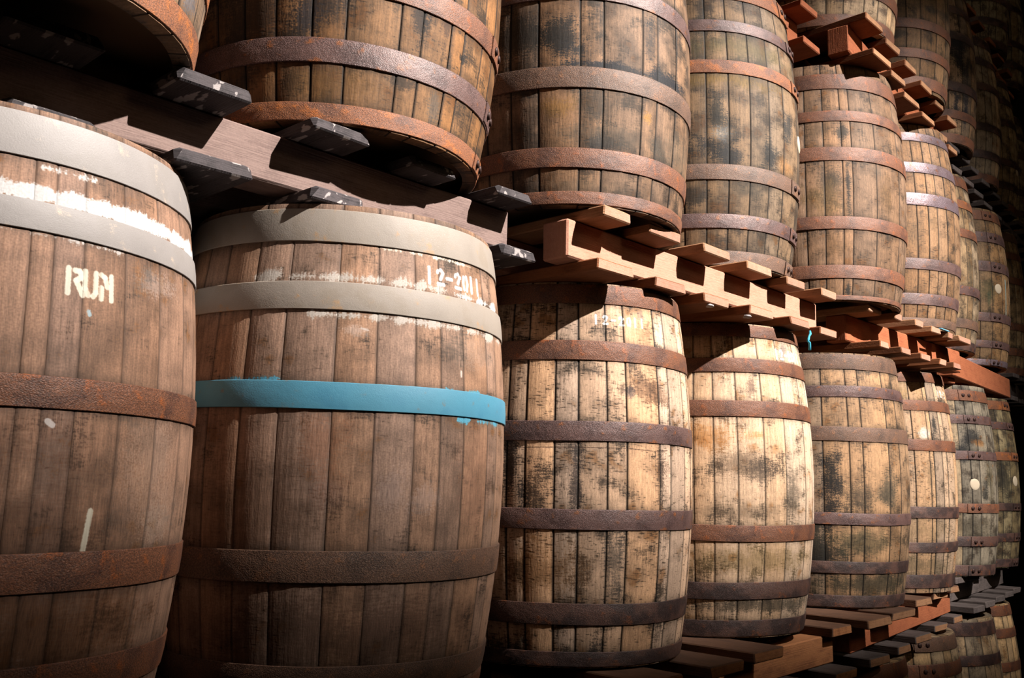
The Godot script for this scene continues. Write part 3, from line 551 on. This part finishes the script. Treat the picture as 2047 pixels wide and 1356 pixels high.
# the wood of one cask: albedo and relief over the half turn that faces the aisle (mirrored on the hidden half)
func paint_cask(n: int) -> void:
	var c: Cask = casks[n]
	var s := c.spec
	var W := c.W; var H := c.H
	var d := PackedByteArray(); d.resize(W * H * 3)
	var hd := PackedByteArray(); hd.resize(W * H)
	var r := RandomNumberGenerator.new(); r.seed = 77 + n * 13
	# stave of every column
	var ns := c.seams.size()
	var tone := PackedFloat32Array(); var so := PackedInt32Array(); var sd := PackedFloat32Array(); var warm := PackedFloat32Array()
	for i in ns:
		tone.append(1.0 + r.randf_range(-1.0, 1.0) * s.tone); so.append(r.randi() & 1023)
		sd.append(r.randf_range(-0.10, 0.12)); warm.append(r.randf_range(-0.035, 0.04) * s.col[0] / 255.0)
	var col := PackedInt32Array(); var edge := PackedFloat32Array()
	for x in W:
		var a := c.view + ((x + 0.5) / W - 0.5) * PI
		var rel := fposmod(a - c.seams[0], TAU)
		var i := ns - 1
		while i > 0 and c.seams[i] - c.seams[0] > rel: i -= 1
		col.append(i)
		var lo: float = c.seams[i] - c.seams[0]
		var hi: float = (c.seams[i + 1] - c.seams[0]) if i + 1 < ns else TAU
		var dm := minf(rel - lo, hi - rel) * 0.33
		edge.append(clampf(1.25 - dm / 0.0035, 0.0, 1.0))
	# stain and painted shade patches, ragged at the edges
	var SM: Array = []
	for q in s.stain_shade:
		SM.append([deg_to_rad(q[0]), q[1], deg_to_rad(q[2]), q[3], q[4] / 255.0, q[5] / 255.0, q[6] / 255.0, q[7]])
	var br: float = s.col[0] / 255.0; var bg: float = s.col[1] / 255.0; var bb: float = s.col[2] / 255.0
	var dark: float = s.dark; var och: float = s.ochre; var dash: float = s.dash
	var grime: float = s.get("grime", 0.22)
	var eg: float = 0.75 * minf(1.0, 0.25 + 0.75 * s.gap)
	var ox := r.randi() & 1023; var oy := r.randi() & 1023
	var sx := 1024.0 * 1.0 / W; var sy := 1024.0 / H
	var thr := 0.80 - dark * 0.42
	var tho := 0.78 - och * 0.40
	for y in H:
		var t := 1.0 - (y + 0.5) / H
		var yn := int(y * sy)
		var hoop_dirt := 0.0
		for hp in s.hoops:
			var dd := minf(absf(t - hp[0]), absf(t - hp[1]))
			if dd < 0.022: hoop_dirt = maxf(hoop_dirt, 1.0 - dd / 0.022)
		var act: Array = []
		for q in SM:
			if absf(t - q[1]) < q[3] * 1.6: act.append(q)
		for x in W:
			var xn := int(x * sx)
			var i := col[x]
			var k := so[i]
			var g: float = NG[((yn + k * 3) & 1023) * NS + ((xn + k) & 1023)] * 0.003922
			var f: float = NF[((yn + k) & 1023) * NS + ((xn * 2 + ox) & 1023)] * 0.003922
			var da: float = ND[((yn + k * 5) & 1023) * NS + ((xn + k) & 1023)] * 0.003922
			var b: float = NB[((yn + oy) & 1023) * NS + ((xn + ox) & 1023)] * 0.003922
			var o: float = NO[((yn + oy) & 1023) * NS + ((xn + oy + (k >> 3)) & 1023)] * 0.003922
			var p: float = NP[((yn + ox) & 1023) * NS + ((xn + oy) & 1023)] * 0.003922
			var m := tone[i] * (0.66 + 0.22 * g + 0.28 * f + 0.26 * p) * (1.0 - grime * clampf((o + sd[i]) * 2.2 - 0.75, 0.0, 1.0))
			var cr := (br + warm[i]) * m; var cg := bg * m; var cb := (bb - warm[i]) * m
			# ochre bleed
			var w := (o + 0.15 * p - 0.07 - tho) * 7.0
			if w > 0.0:
				w = minf(w, 1.0) * 0.45
				cr += (0.62 * m - cr) * w; cg += (0.37 * m - cg) * w; cb += (0.15 * m - cb) * w
			# mould and soot, broken up by the grain
			w = (b + 0.22 * (0.5 - g) + 0.42 * (p - 0.5) + 0.30 * (da - 0.5) + 0.2 * (0.5 - f) + sd[i] - thr + hoop_dirt * 0.07) * 3.0
			if w > 0.0:
				w = minf(w, 1.0) * 0.80
				cr += (0.18 - cr) * w; cg += (0.142 - cg) * w; cb += (0.105 - cb) * w
			# cross-grain saw marks
			var dk := (da + 0.25 * (p - 0.5) + 0.35 * (o - 0.5) - 0.86 + dash * 0.20) * 7.0
			if dk > 0.0:
				dk = minf(dk, 1.0) * (0.30 + 0.45 * dash)
				cr += (0.17 - cr) * dk; cg += (0.125 - cg) * dk; cb += (0.085 - cb) * dk
			else: dk = 0.0
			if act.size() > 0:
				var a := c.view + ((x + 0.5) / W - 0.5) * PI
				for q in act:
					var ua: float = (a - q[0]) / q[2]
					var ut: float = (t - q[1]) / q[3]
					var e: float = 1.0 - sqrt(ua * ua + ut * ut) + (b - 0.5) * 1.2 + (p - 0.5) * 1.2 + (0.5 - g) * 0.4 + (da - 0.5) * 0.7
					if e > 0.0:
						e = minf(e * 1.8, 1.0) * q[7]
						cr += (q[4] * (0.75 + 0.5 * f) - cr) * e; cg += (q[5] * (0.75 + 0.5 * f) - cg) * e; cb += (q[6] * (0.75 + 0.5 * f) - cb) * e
			var dim := 1.0 - eg * edge[x] * (0.5 + 0.5 * p) - 0.22 * hoop_dirt * hoop_dirt
			var j := (y * W + x)
			d[j * 3] = clampi(int(cr * dim * 255.0), 0, 255)
			d[j * 3 + 1] = clampi(int(cg * dim * 255.0), 0, 255)
			d[j * 3 + 2] = clampi(int(cb * dim * 255.0), 0, 255)
			hd[j] = clampi(int((0.35 + 0.30 * g + 0.22 * f + 0.12 * p - 0.35 * dk) * 255.0), 0, 255)
	for q in s.get("bands", []): paint_band(c, d, q)
	for q in s.get("strokes", []): paint_text(c, d, q)
	for q in s.get("lines", []):
		var pl: Array = q[1]
		for i in range(0, pl.size() - 2, 2):
			paint_segment(c, d, deg_to_rad(pl[i]), pl[i + 1], deg_to_rad(pl[i + 2]), pl[i + 3], q[2], q[3], 0.9)
	c.img = d; c.hgt = hd

# paint slopped past a hoop: [low, high, raggedness, r, g, b, cover, from deg, to deg]
func paint_band(c: Cask, d: PackedByteArray, q: Array) -> void:
	var y0 := clampi(int((1.0 - q[1] - q[2] * 2.0) * c.H), 0, c.H - 1); var y1 := clampi(int((1.0 - q[0] + q[2] * 2.0) * c.H), 0, c.H - 1)
	for y in range(y0, y1 + 1):
		var t := 1.0 - (y + 0.5) / c.H
		for x in c.W:
			var a := rad_to_deg(c.view + ((x + 0.5) / c.W - 0.5) * PI)
			if a < q[7] or a > q[8]: continue
			var b: float = NB[(x * 2 + y) & 1023] * 0.003922
			var p: float = NP[(y & 1023) * NS + (x & 1023)] * 0.003922
			var g: float = NG[(y & 1023) * NS + (x & 1023)] * 0.003922
			var ends := minf(minf(a - q[7], q[8] - a) / 4.0, 1.0)
			var e: float = minf(t - q[0], q[1] - t) / q[2] + (b - 0.5) * 3.0 + (p - 0.5) * 1.2 + (g - 0.5) * 1.5 - (1.0 - ends) * 2.0 - (1.0 - q[6]) * 2.0
			if e <= 0.0: continue
			e = minf(e * 1.5, 1.0) * (0.75 + 0.25 * q[6])
			var j := (y * c.W + x) * 3
			for k in 3: d[j + k] = int(lerpf(d[j + k], q[3 + k] * (0.90 + 0.16 * p), e))

func paint_segment(c: Cask, d: PackedByteArray, a0: float, t0: float, a1: float, t1: float, wd: float, rgb: Array, cover: float) -> void:
	var R := c.r((t0 + t1) * 0.5)
	var px := c.W / (PI * R); var py := c.H / c.h
	var p0 := Vector2((a0 - c.view + PI * 0.5) * R, (1.0 - t0) * c.h); var p1 := Vector2((a1 - c.view + PI * 0.5) * R, (1.0 - t1) * c.h)
	var x0 := clampi(int((minf(p0.x, p1.x) - wd * 1.6) * px), 0, c.W - 1); var x1 := clampi(int((maxf(p0.x, p1.x) + wd * 1.6) * px) + 1, 0, c.W - 1)
	var y0 := clampi(int((minf(p0.y, p1.y) - wd * 1.6) * py), 0, c.H - 1); var y1 := clampi(int((maxf(p0.y, p1.y) + wd * 1.6) * py) + 1, 0, c.H - 1)
	for y in range(y0, y1 + 1):
		for x in range(x0, x1 + 1):
			var q := Vector2((x + 0.5) / px, (y + 0.5) / py)
			var dist := q.distance_to(Geometry2D.get_closest_point_to_segment(q, p0, p1))
			var p: float = NP[(y & 1023) * NS + (x & 1023)] * 0.003922
			var g: float = NG[(y & 1023) * NS + (x & 1023)] * 0.003922
			var e := (wd - dist) / (1.2 / px) + 0.5 + (p - 0.5) * 1.0
			if e <= 0.0: continue
			e = minf(e, 1.0) * cover * clampf(0.62 + 0.7 * g, 0.0, 1.0)
			var j := (y * c.W + x) * 3
			for k in 3: d[j + k] = int(lerpf(d[j + k], rgb[k], e))

# stencil letters as bars in a box one high
const GLYPH := {
	"R": [[0, 0, 0.0, 1], [0.27, 0.95, 0.45, 0.95], [0.45, 0.95, 0.55, 0.72], [0.55, 0.72, 0.32, 0.55], [0.32, 0.55, 0.60, 0.0]],
	"U": [[0, 1, 0, 0.3], [0, 0.3, 0.14, 0.04], [0.46, 1, 0.46, 0.2], [0.46, 0.2, 0.36, 0.04]],
	"M": [[0.02, 0, 0.02, 0.45], [0.0, 0.98, 0.16, 0.9], [0.16, 0.9, 0.28, 0.52], [0.46, 1.0, 0.48, 0.0]],
	"1": [[0.1, 0, 0.1, 1.0]],
	"2": [[0.0, 0.78, 0.06, 0.9], [0.26, 0.98, 0.44, 0.78], [0.44, 0.78, 0.22, 0.36], [0.0, 0.06, 0.48, 0.05]],
	"0": [[0.08, 0.9, 0.0, 0.5], [0.0, 0.5, 0.08, 0.08], [0.34, 0.95, 0.44, 0.5], [0.44, 0.5, 0.34, 0.05]],
	"-": [[0.0, 0.5, 0.42, 0.5]],
}
# [text, left edge deg, base t, height m, width deg, rgb, cover, slope in t over the width]
func paint_text(c: Cask, d: PackedByteArray, q: Array) -> void:
	var text: String = q[0]; var hm: float = q[3]; var R := c.r(q[2])
	var wtot: float = deg_to_rad(q[4]) * R
	var step := wtot / text.length()
	for i in text.length():
		for b in GLYPH[text[i]]:
			var ax: float = step * i + b[0] * minf(hm, step * 1.5); var bx: float = step * i + b[2] * minf(hm, step * 1.5)
			paint_segment(c, d, deg_to_rad(q[1]) + ax / R, q[2] + b[1] * hm / c.h, deg_to_rad(q[1]) + bx / R, q[2] + b[3] * hm / c.h, hm * 0.115, q[5], q[6])

func assemble(c: Cask) -> void:
	var s := c.spec
	var n := Node3D.new(); n.name = numbered("barrel")
	add_child(n, true); tag(n, s.label, "barrel", "oak casks stacked upright on pallets")
	var upv := Vector3(c.tx, 1, c.tz).normalized()
	var xv := (Vector3.RIGHT - upv * upv.x).normalized()
	n.transform = Transform3D(Basis(xv, upv, xv.cross(upv)), Vector3(c.x, c.y + Y0 + 0.0005 + 0.30 * Vector2(c.tx, c.tz).length(), c.z))
	var im := Image.create_from_data(c.W, c.H, false, Image.FORMAT_RGB8, c.img); im.generate_mipmaps()
	var ih := Image.create_from_data(c.W, c.H, false, Image.FORMAT_L8, c.hgt)
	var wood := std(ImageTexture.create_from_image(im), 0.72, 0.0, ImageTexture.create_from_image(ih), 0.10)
	wood.metallic_specular = 0.35
	for i in c.seams.size():
		var a0: float = c.seams[i]
		var a1: float = c.seams[i + 1] if i + 1 < c.seams.size() else c.seams[0] + TAU
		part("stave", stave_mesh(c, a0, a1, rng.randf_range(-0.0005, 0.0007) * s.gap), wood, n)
	part("head", disc_mesh(c, 0.965, 1.0), M.head, n)
	part("head", disc_mesh(c, 0.035, -1.0), M[s.get("headmat", "head")], n)
	var k := 0
	for hp in s.hoops:
		hp = [maxf(hp[0], 0.003), minf(hp[1], 0.997), hp[2]]
		var h := part("hoop", hoop_mesh(c, hp[0], hp[1], 0.0030, 0.0, TAU, rng.randf()), hoop_mats[hp[2]], n)
		if s.has("lap"):
			var la := deg_to_rad(s.lap) + sin(k * 2.3) * 0.03
			part("lap", hoop_mesh(c, hp[0] + 0.001, hp[1] - 0.001, 0.0055, la - 0.13, la + 0.13, rng.randf()), hoop_mats[hp[2]], h)
			for e in [-1, 1]:
				var t: float = (hp[0] + hp[1]) * 0.5
				var rv := part("rivet", rivet(0.0085), M.rivet, h)
				var a: float = la + e * 0.055
				rv.transform = surface_frame(c, a, t, 0.0054)
		k += 1
	if s.has("bung"):
		var b := part("bung", rivet(0.028, 0.22), M.bung, n)
		b.transform = surface_frame(c, deg_to_rad(s.bung[0]), s.bung[1], -0.004)
	if c.id == "C7":                                                # a few brush marks at the rim
		for q in [[-15.0, 0.985, -12.5, 0.955], [-12.5, 0.955, -10.5, 0.98], [-8.5, 0.965, -5.5, 0.972], [-7.0, 0.955, -5.0, 0.975], [-3.5, 0.955, -2.5, 0.98], [-1.5, 0.955, -0.5, 0.975], [0.5, 0.975, 2.0, 0.955], [3.0, 0.955, 4.0, 0.978]]:
			part("paint_mark", mark_mesh(c, deg_to_rad(q[0]), q[1], deg_to_rad(q[2]), q[3], 0.0035), M.paint, n)

func surface_frame(c: Cask, a: float, t: float, out: float) -> Transform3D:
	var R := c.r(t) + out
	var nrm := Vector3(sin(a), 0, cos(a))
	var tang := Vector3(cos(a), 0, -sin(a))
	return Transform3D(Basis(tang, nrm, tang.cross(nrm)), Vector3(R * sin(a), t * c.h, R * cos(a)))

func fold(c: Cask, a: float) -> float:
	var w := wrapf(a - c.view, -PI, PI) / PI + 0.5
	if w < 0.0: w = -w
	if w > 1.0: w = 2.0 - w
	return w

func stave_mesh(c: Cask, a0: float, a1: float, lift: float) -> ArrayMesh:
	var NV := 18
	var gap: float = c.spec.gap * 0.0006
	var ga := gap / 0.31; var ba := 0.0028 / 0.31
	var bev: float = 0.0006 + 0.0009 * c.spec.gap
	var mid := (a0 + a1) * 0.5
	var aa := [a0 + ga, a0 + ga + ba, mid, a1 - ga - ba, a1 - ga]
	var rr := [-bev, 0.0, 0.0003, 0.0, -bev]
	var tilt := [-0.45, -0.12, 0.0, 0.12, 0.45]
	var V := PackedVector3Array(); var N := PackedVector3Array(); var U := PackedVector2Array(); var I := PackedInt32Array()
	for j in NV + 1:
		var t := float(j) / NV
		var slope := -(c.rb - c.rh) * 4.0 * (1.0 - 2.0 * t) / c.h      # -dr/dy
		for k in 5:
			var R: float = c.r(t) + lift + rr[k]
			var a: float = aa[k]
			V.append(Vector3(R * sin(a), t * c.h, R * cos(a)))
			var an: float = a + tilt[k]
			N.append(Vector3(sin(an), slope, cos(an)).normalized())
			U.append(Vector2(fold(c, a), 1.0 - t))
	for j in NV:
		for k in 4:
			var lb := j * 5 + k
			for q in [lb, lb + 5, lb + 6, lb, lb + 6, lb + 1]: I.append(q)
	# flanks and ends
	for e in 2:
		var a: float = aa[0] if e == 0 else aa[4]
		var nn := Vector3(-cos(a), 0, sin(a)) * (1.0 if e == 0 else -1.0)
		var base := V.size()
		for j in NV + 1:
			var t := float(j) / NV
			for dr in [-bev, -0.026]:
				var R: float = c.r(t) + lift + dr
				V.append(Vector3(R * sin(a), t * c.h, R * cos(a))); N.append(nn); U.append(Vector2(fold(c, a), 1.0 - t))
		for j in NV:
			var o := base + j * 2            # outer low; +1 inner low; +2 outer high; +3 inner high
			for q in ([o + 1, o + 3, o + 2, o + 1, o + 2, o] if e == 0 else [o, o + 2, o + 3, o, o + 3, o + 1]): I.append(q)
	for e in 2:
		var t := float(e)
		var base := V.size()
		for k in 5:
			var a: float = aa[k]
			for dr in [rr[k], -0.026]:
				var R: float = c.r(t) + lift + dr
				V.append(Vector3(R * sin(a), t * c.h, R * cos(a))); N.append(Vector3(0, -1 if e == 0 else 1, 0)); U.append(Vector2(fold(c, a), 0.98 - 0.96 * t + dr))
		for k in 4:
			var o := base + k * 2
			for q in ([o, o + 2, o + 3, o, o + 3, o + 1] if e == 0 else [o, o + 1, o + 3, o, o + 3, o + 2]): I.append(q)
	# the inside of the stave
	var bi := V.size()
	for j in NV + 1:
		var t := float(j) / NV
		for k in [0, 2, 4]:
			var a: float = aa[k]
			var R: float = c.r(t) + lift - 0.026
			V.append(Vector3(R * sin(a), t * c.h, R * cos(a))); N.append(Vector3(-sin(a), 0, -cos(a))); U.append(Vector2(fold(c, a), 1.0 - t))
	for j in NV:
		for k in 2:
			var lb := bi + j * 3 + k
			for q in [lb, lb + 4, lb + 3, lb, lb + 1, lb + 4]: I.append(q)
	return arrays(V, N, U, I)

func arrays(V: PackedVector3Array, N: PackedVector3Array, U: PackedVector2Array, I: PackedInt32Array) -> ArrayMesh:
	var A := []; A.resize(Mesh.ARRAY_MAX)
	A[Mesh.ARRAY_VERTEX] = V; A[Mesh.ARRAY_NORMAL] = N; A[Mesh.ARRAY_TEX_UV] = U; A[Mesh.ARRAY_INDEX] = I
	var m := ArrayMesh.new(); m.add_surface_from_arrays(Mesh.PRIMITIVE_TRIANGLES, A)
	return m

# an iron band that follows the bulge between two heights and two angles
func hoop_mesh(c: Cask, t0: float, t1: float, th: float, a0: float, a1: float, uoff: float) -> ArrayMesh:
	var full := a1 - a0 > TAU - 0.01
	var seg := 84 if full else 6
	var prof := []                                                  # [t, radial offset, normal out, normal up, v]
	var e := 0.0012 / c.h
	prof.append([t0, -0.002, 0.0, -1.0, 0.02]); prof.append([t0, th - 0.0010, 0.3, -0.95, 0.03])
	prof.append([t0 + e, th, 1.0, -0.1, 0.06]); prof.append([(t0 + t1) * 0.5, th + 0.0006, 1.0, 0.0, 0.5]); prof.append([t1 - e, th, 1.0, 0.1, 0.94])
	prof.append([t1, th - 0.0010, 0.3, 0.95, 0.97]); prof.append([t1, -0.002, 0.0, 1.0, 0.98])
	var V := PackedVector3Array(); var N := PackedVector3Array(); var U := PackedVector2Array(); var I := PackedInt32Array()
	var ph := rng.randf() * TAU
	for i in seg + 1:
		var a := a0 + (a1 - a0) * i / seg
		var wob := 0.0007 * sin(a * 3.0 + ph) + 0.0005 * sin(a * 5.0 + ph * 2.0)
		for p in prof:
			var t: float = p[0]
			var R: float = c.r(clampf(t, 0.0, 1.0)) + p[1]
			V.append(Vector3(R * sin(a), t * c.h + wob, R * cos(a)))
			N.append(Vector3(sin(a) * p[2], p[3], cos(a) * p[2]).normalized())
			U.append(Vector2(a / TAU * 2.0 + uoff, p[4]))
	var P := prof.size()
	for i in seg:
		for k in P - 1:
			var lb := i * P + k                                     # k goes up, i goes right
			for q in [lb, lb + 1, lb + P + 1, lb, lb + P + 1, lb + P]: I.append(q)
	if not full:                                                    # cut ends of a lap
		for e2 in 2:
			var b := V.size(); var a := a0 if e2 == 0 else a1
			for p in prof:
				var R: float = c.r(clampf(p[0], 0.0, 1.0)) + p[1]
				V.append(Vector3(R * sin(a), p[0] * c.h, R * cos(a))); N.append(Vector3(cos(a), 0, -sin(a)) * (-1.0 if e2 == 0 else 1.0)); U.append(Vector2(uoff, p[4]))
			for k in range(1, P - 1):
				for q in ([b, b + k + 1, b + k] if e2 == 0 else [b, b + k, b + k + 1]): I.append(q)
	return arrays(V, N, U, I)

func disc_mesh(c: Cask, t: float, s: float) -> ArrayMesh:
	var R := c.r(t) - 0.0265
	var V := PackedVector3Array([Vector3(0, t * c.h, 0)]); var N := PackedVector3Array([Vector3(0, s, 0)]); var U := PackedVector2Array([Vector2(0.5, 0.5)]); var I := PackedInt32Array()
	for i in 49:
		var a := TAU * i / 48
		V.append(Vector3(R * sin(a), t * c.h, R * cos(a))); N.append(Vector3(0, s, 0)); U.append(Vector2(0.5 + 0.5 * sin(a), 0.5 + 0.5 * cos(a)))
	for i in 48:
		for q in ([0, i + 2, i + 1] if s > 0.0 else [0, i + 1, i + 2]): I.append(q)
	return arrays(V, N, U, I)

# a low domed button, axis +y
func rivet(r: float, flat := 0.6) -> ArrayMesh:
	var st := SurfaceTool.new(); st.begin(Mesh.PRIMITIVE_TRIANGLES)
	var prof := [Vector2(r, 0.0), Vector2(r, r * flat * 0.5), Vector2(r * 0.85, r * flat * 0.85), Vector2(r * 0.5, r * flat), Vector2(0, r * flat * 1.05)]
	for i in 16:
		var a := TAU * i / 16; var b := TAU * (i + 1) / 16
		for k in prof.size() - 1:
			var p: Vector2 = prof[k]; var q: Vector2 = prof[k + 1]
			var v := [Vector3(p.x * cos(a), p.y, p.x * sin(a)), Vector3(p.x * cos(b), p.y, p.x * sin(b)), Vector3(q.x * cos(b), q.y, q.x * sin(b)), Vector3(q.x * cos(a), q.y, q.x * sin(a))]
			for w in [0, 1, 2, 0, 2, 3]: st.add_vertex(v[w])
	st.generate_normals()
	return st.commit()

# a brush stroke lying on a hoop
func mark_mesh(c: Cask, a0: float, t0: float, a1: float, t1: float, wd: float) -> ArrayMesh:
	var st := SurfaceTool.new(); st.begin(Mesh.PRIMITIVE_TRIANGLES)
	var R := c.r(0.97) + 0.0048
	var p := Vector2(a0 * R, t0 * c.h); var q := Vector2(a1 * R, t1 * c.h)
	var n := (q - p).orthogonal().normalized() * wd
	var P := [p - n, p + n, q + n, q - n]
	var v := []
	for k in 4:
		for o in [0.0, -0.0015]:
			v.append(Vector3((R + o) * sin(P[k].x / R), P[k].y, (R + o) * cos(P[k].x / R)))
	for w in [[0, 2, 4], [0, 4, 6], [0, 1, 3], [0, 3, 2], [2, 3, 5], [2, 5, 4], [4, 5, 7], [4, 7, 6], [6, 7, 1], [6, 1, 0]]:
		for k in [0, 2, 1]: st.add_vertex(v[w[k]])
	st.generate_normals()
	return st.commit()

# ------------------------------------------------------------------ small things
func tube(pts: Array, r: float) -> ArrayMesh:
	var st := SurfaceTool.new(); st.begin(Mesh.PRIMITIVE_TRIANGLES)
	var rings := []
	for i in pts.size():
		var d: Vector3 = (pts[mini(i + 1, pts.size() - 1)] - pts[maxi(i - 1, 0)]).normalized()
		var u := d.cross(Vector3(0.3, 0.2, 0.9)).normalized(); var w := d.cross(u)
		var ring := []
		for k in 8: ring.append(pts[i] + (u * cos(TAU * k / 8) + w * sin(TAU * k / 8)) * r * (0.8 + 0.4 * absf(sin(i * 1.7))))
		rings.append(ring)
	for i in pts.size() - 1:
		for k in 8:
			var a = rings[i][k]; var b = rings[i][(k + 1) % 8]; var c = rings[i + 1][(k + 1) % 8]; var d2 = rings[i + 1][k]
			for q in [a, c, b, a, d2, c]: st.add_vertex(q)
	for e in [0, pts.size() - 1]:
		for k in 8:
			var a = rings[e][k]; var b = rings[e][(k + 1) % 8]
			for q in ([pts[e], a, b] if e == 0 else [pts[e], b, a]): st.add_vertex(q)
	st.generate_normals()
	return st.commit()

func thing(called: String, mesh: Mesh, mat: Material, at: Vector3, label: String, category: String, group := "") -> MeshInstance3D:
	var o := part(numbered(called), mesh, mat, self); o.position = at; tag(o, label, category, group)
	return o

func fluff(r: float) -> ArrayMesh:
	var s := SphereMesh.new(); s.radius = r; s.height = r * 0.9; s.radial_segments = 16; s.rings = 9
	var st := SurfaceTool.new(); st.create_from(s, 0)
	var a := st.commit_to_arrays()
	var v: PackedVector3Array = a[Mesh.ARRAY_VERTEX]
	var n := FastNoiseLite.new(); n.seed = 3; n.frequency = 90.0
	for i in v.size(): v[i] *= 1.0 + 0.55 * n.get_noise_3dv(v[i]) - 0.0
	a[Mesh.ARRAY_VERTEX] = v
	var m := ArrayMesh.new(); m.add_surface_from_arrays(Mesh.PRIMITIVE_TRIANGLES, a)
	return m

func build_small_things() -> void:
	thing("string", tube([Vector3(0.006, 0.002, 0), Vector3(0.004, -0.008, 0.002), Vector3(-0.006, -0.016, 0.003), Vector3(-0.010, -0.026, 0.002), Vector3(-0.014, -0.032, 0.002), Vector3(-0.006, -0.036, 0.003), Vector3(-0.002, -0.046, 0.002), Vector3(0.001, -0.058, 0.0)], 0.0036),
		M.string, Vector3(2.640, Y0 + 0.478, 0.290), "bit of blue string hanging under the brightest pallet's right end", "string")
	thing("strap", box_mesh(Vector3(-0.045, 0, -0.006), Vector3(0.045, 0.004, 0.006), 0.001), M.strap, Vector3(3.86, Y0 + 0.6455, 0.290), "light blue strap end lying on the red orange pallet's deck", "strap")
	thing("lint", fluff(0.012), M.lint, Vector3(2.262, Y0 + 0.468, 0.290), "white fluff tuft stuck under the brightest pallet, the brighter one", "fluff")
	thing("lint", fluff(0.011), M.lint, Vector3(2.075, Y0 + 0.469, 0.285), "dim fluff tuft stuck under the brightest pallet, left one", "fluff")
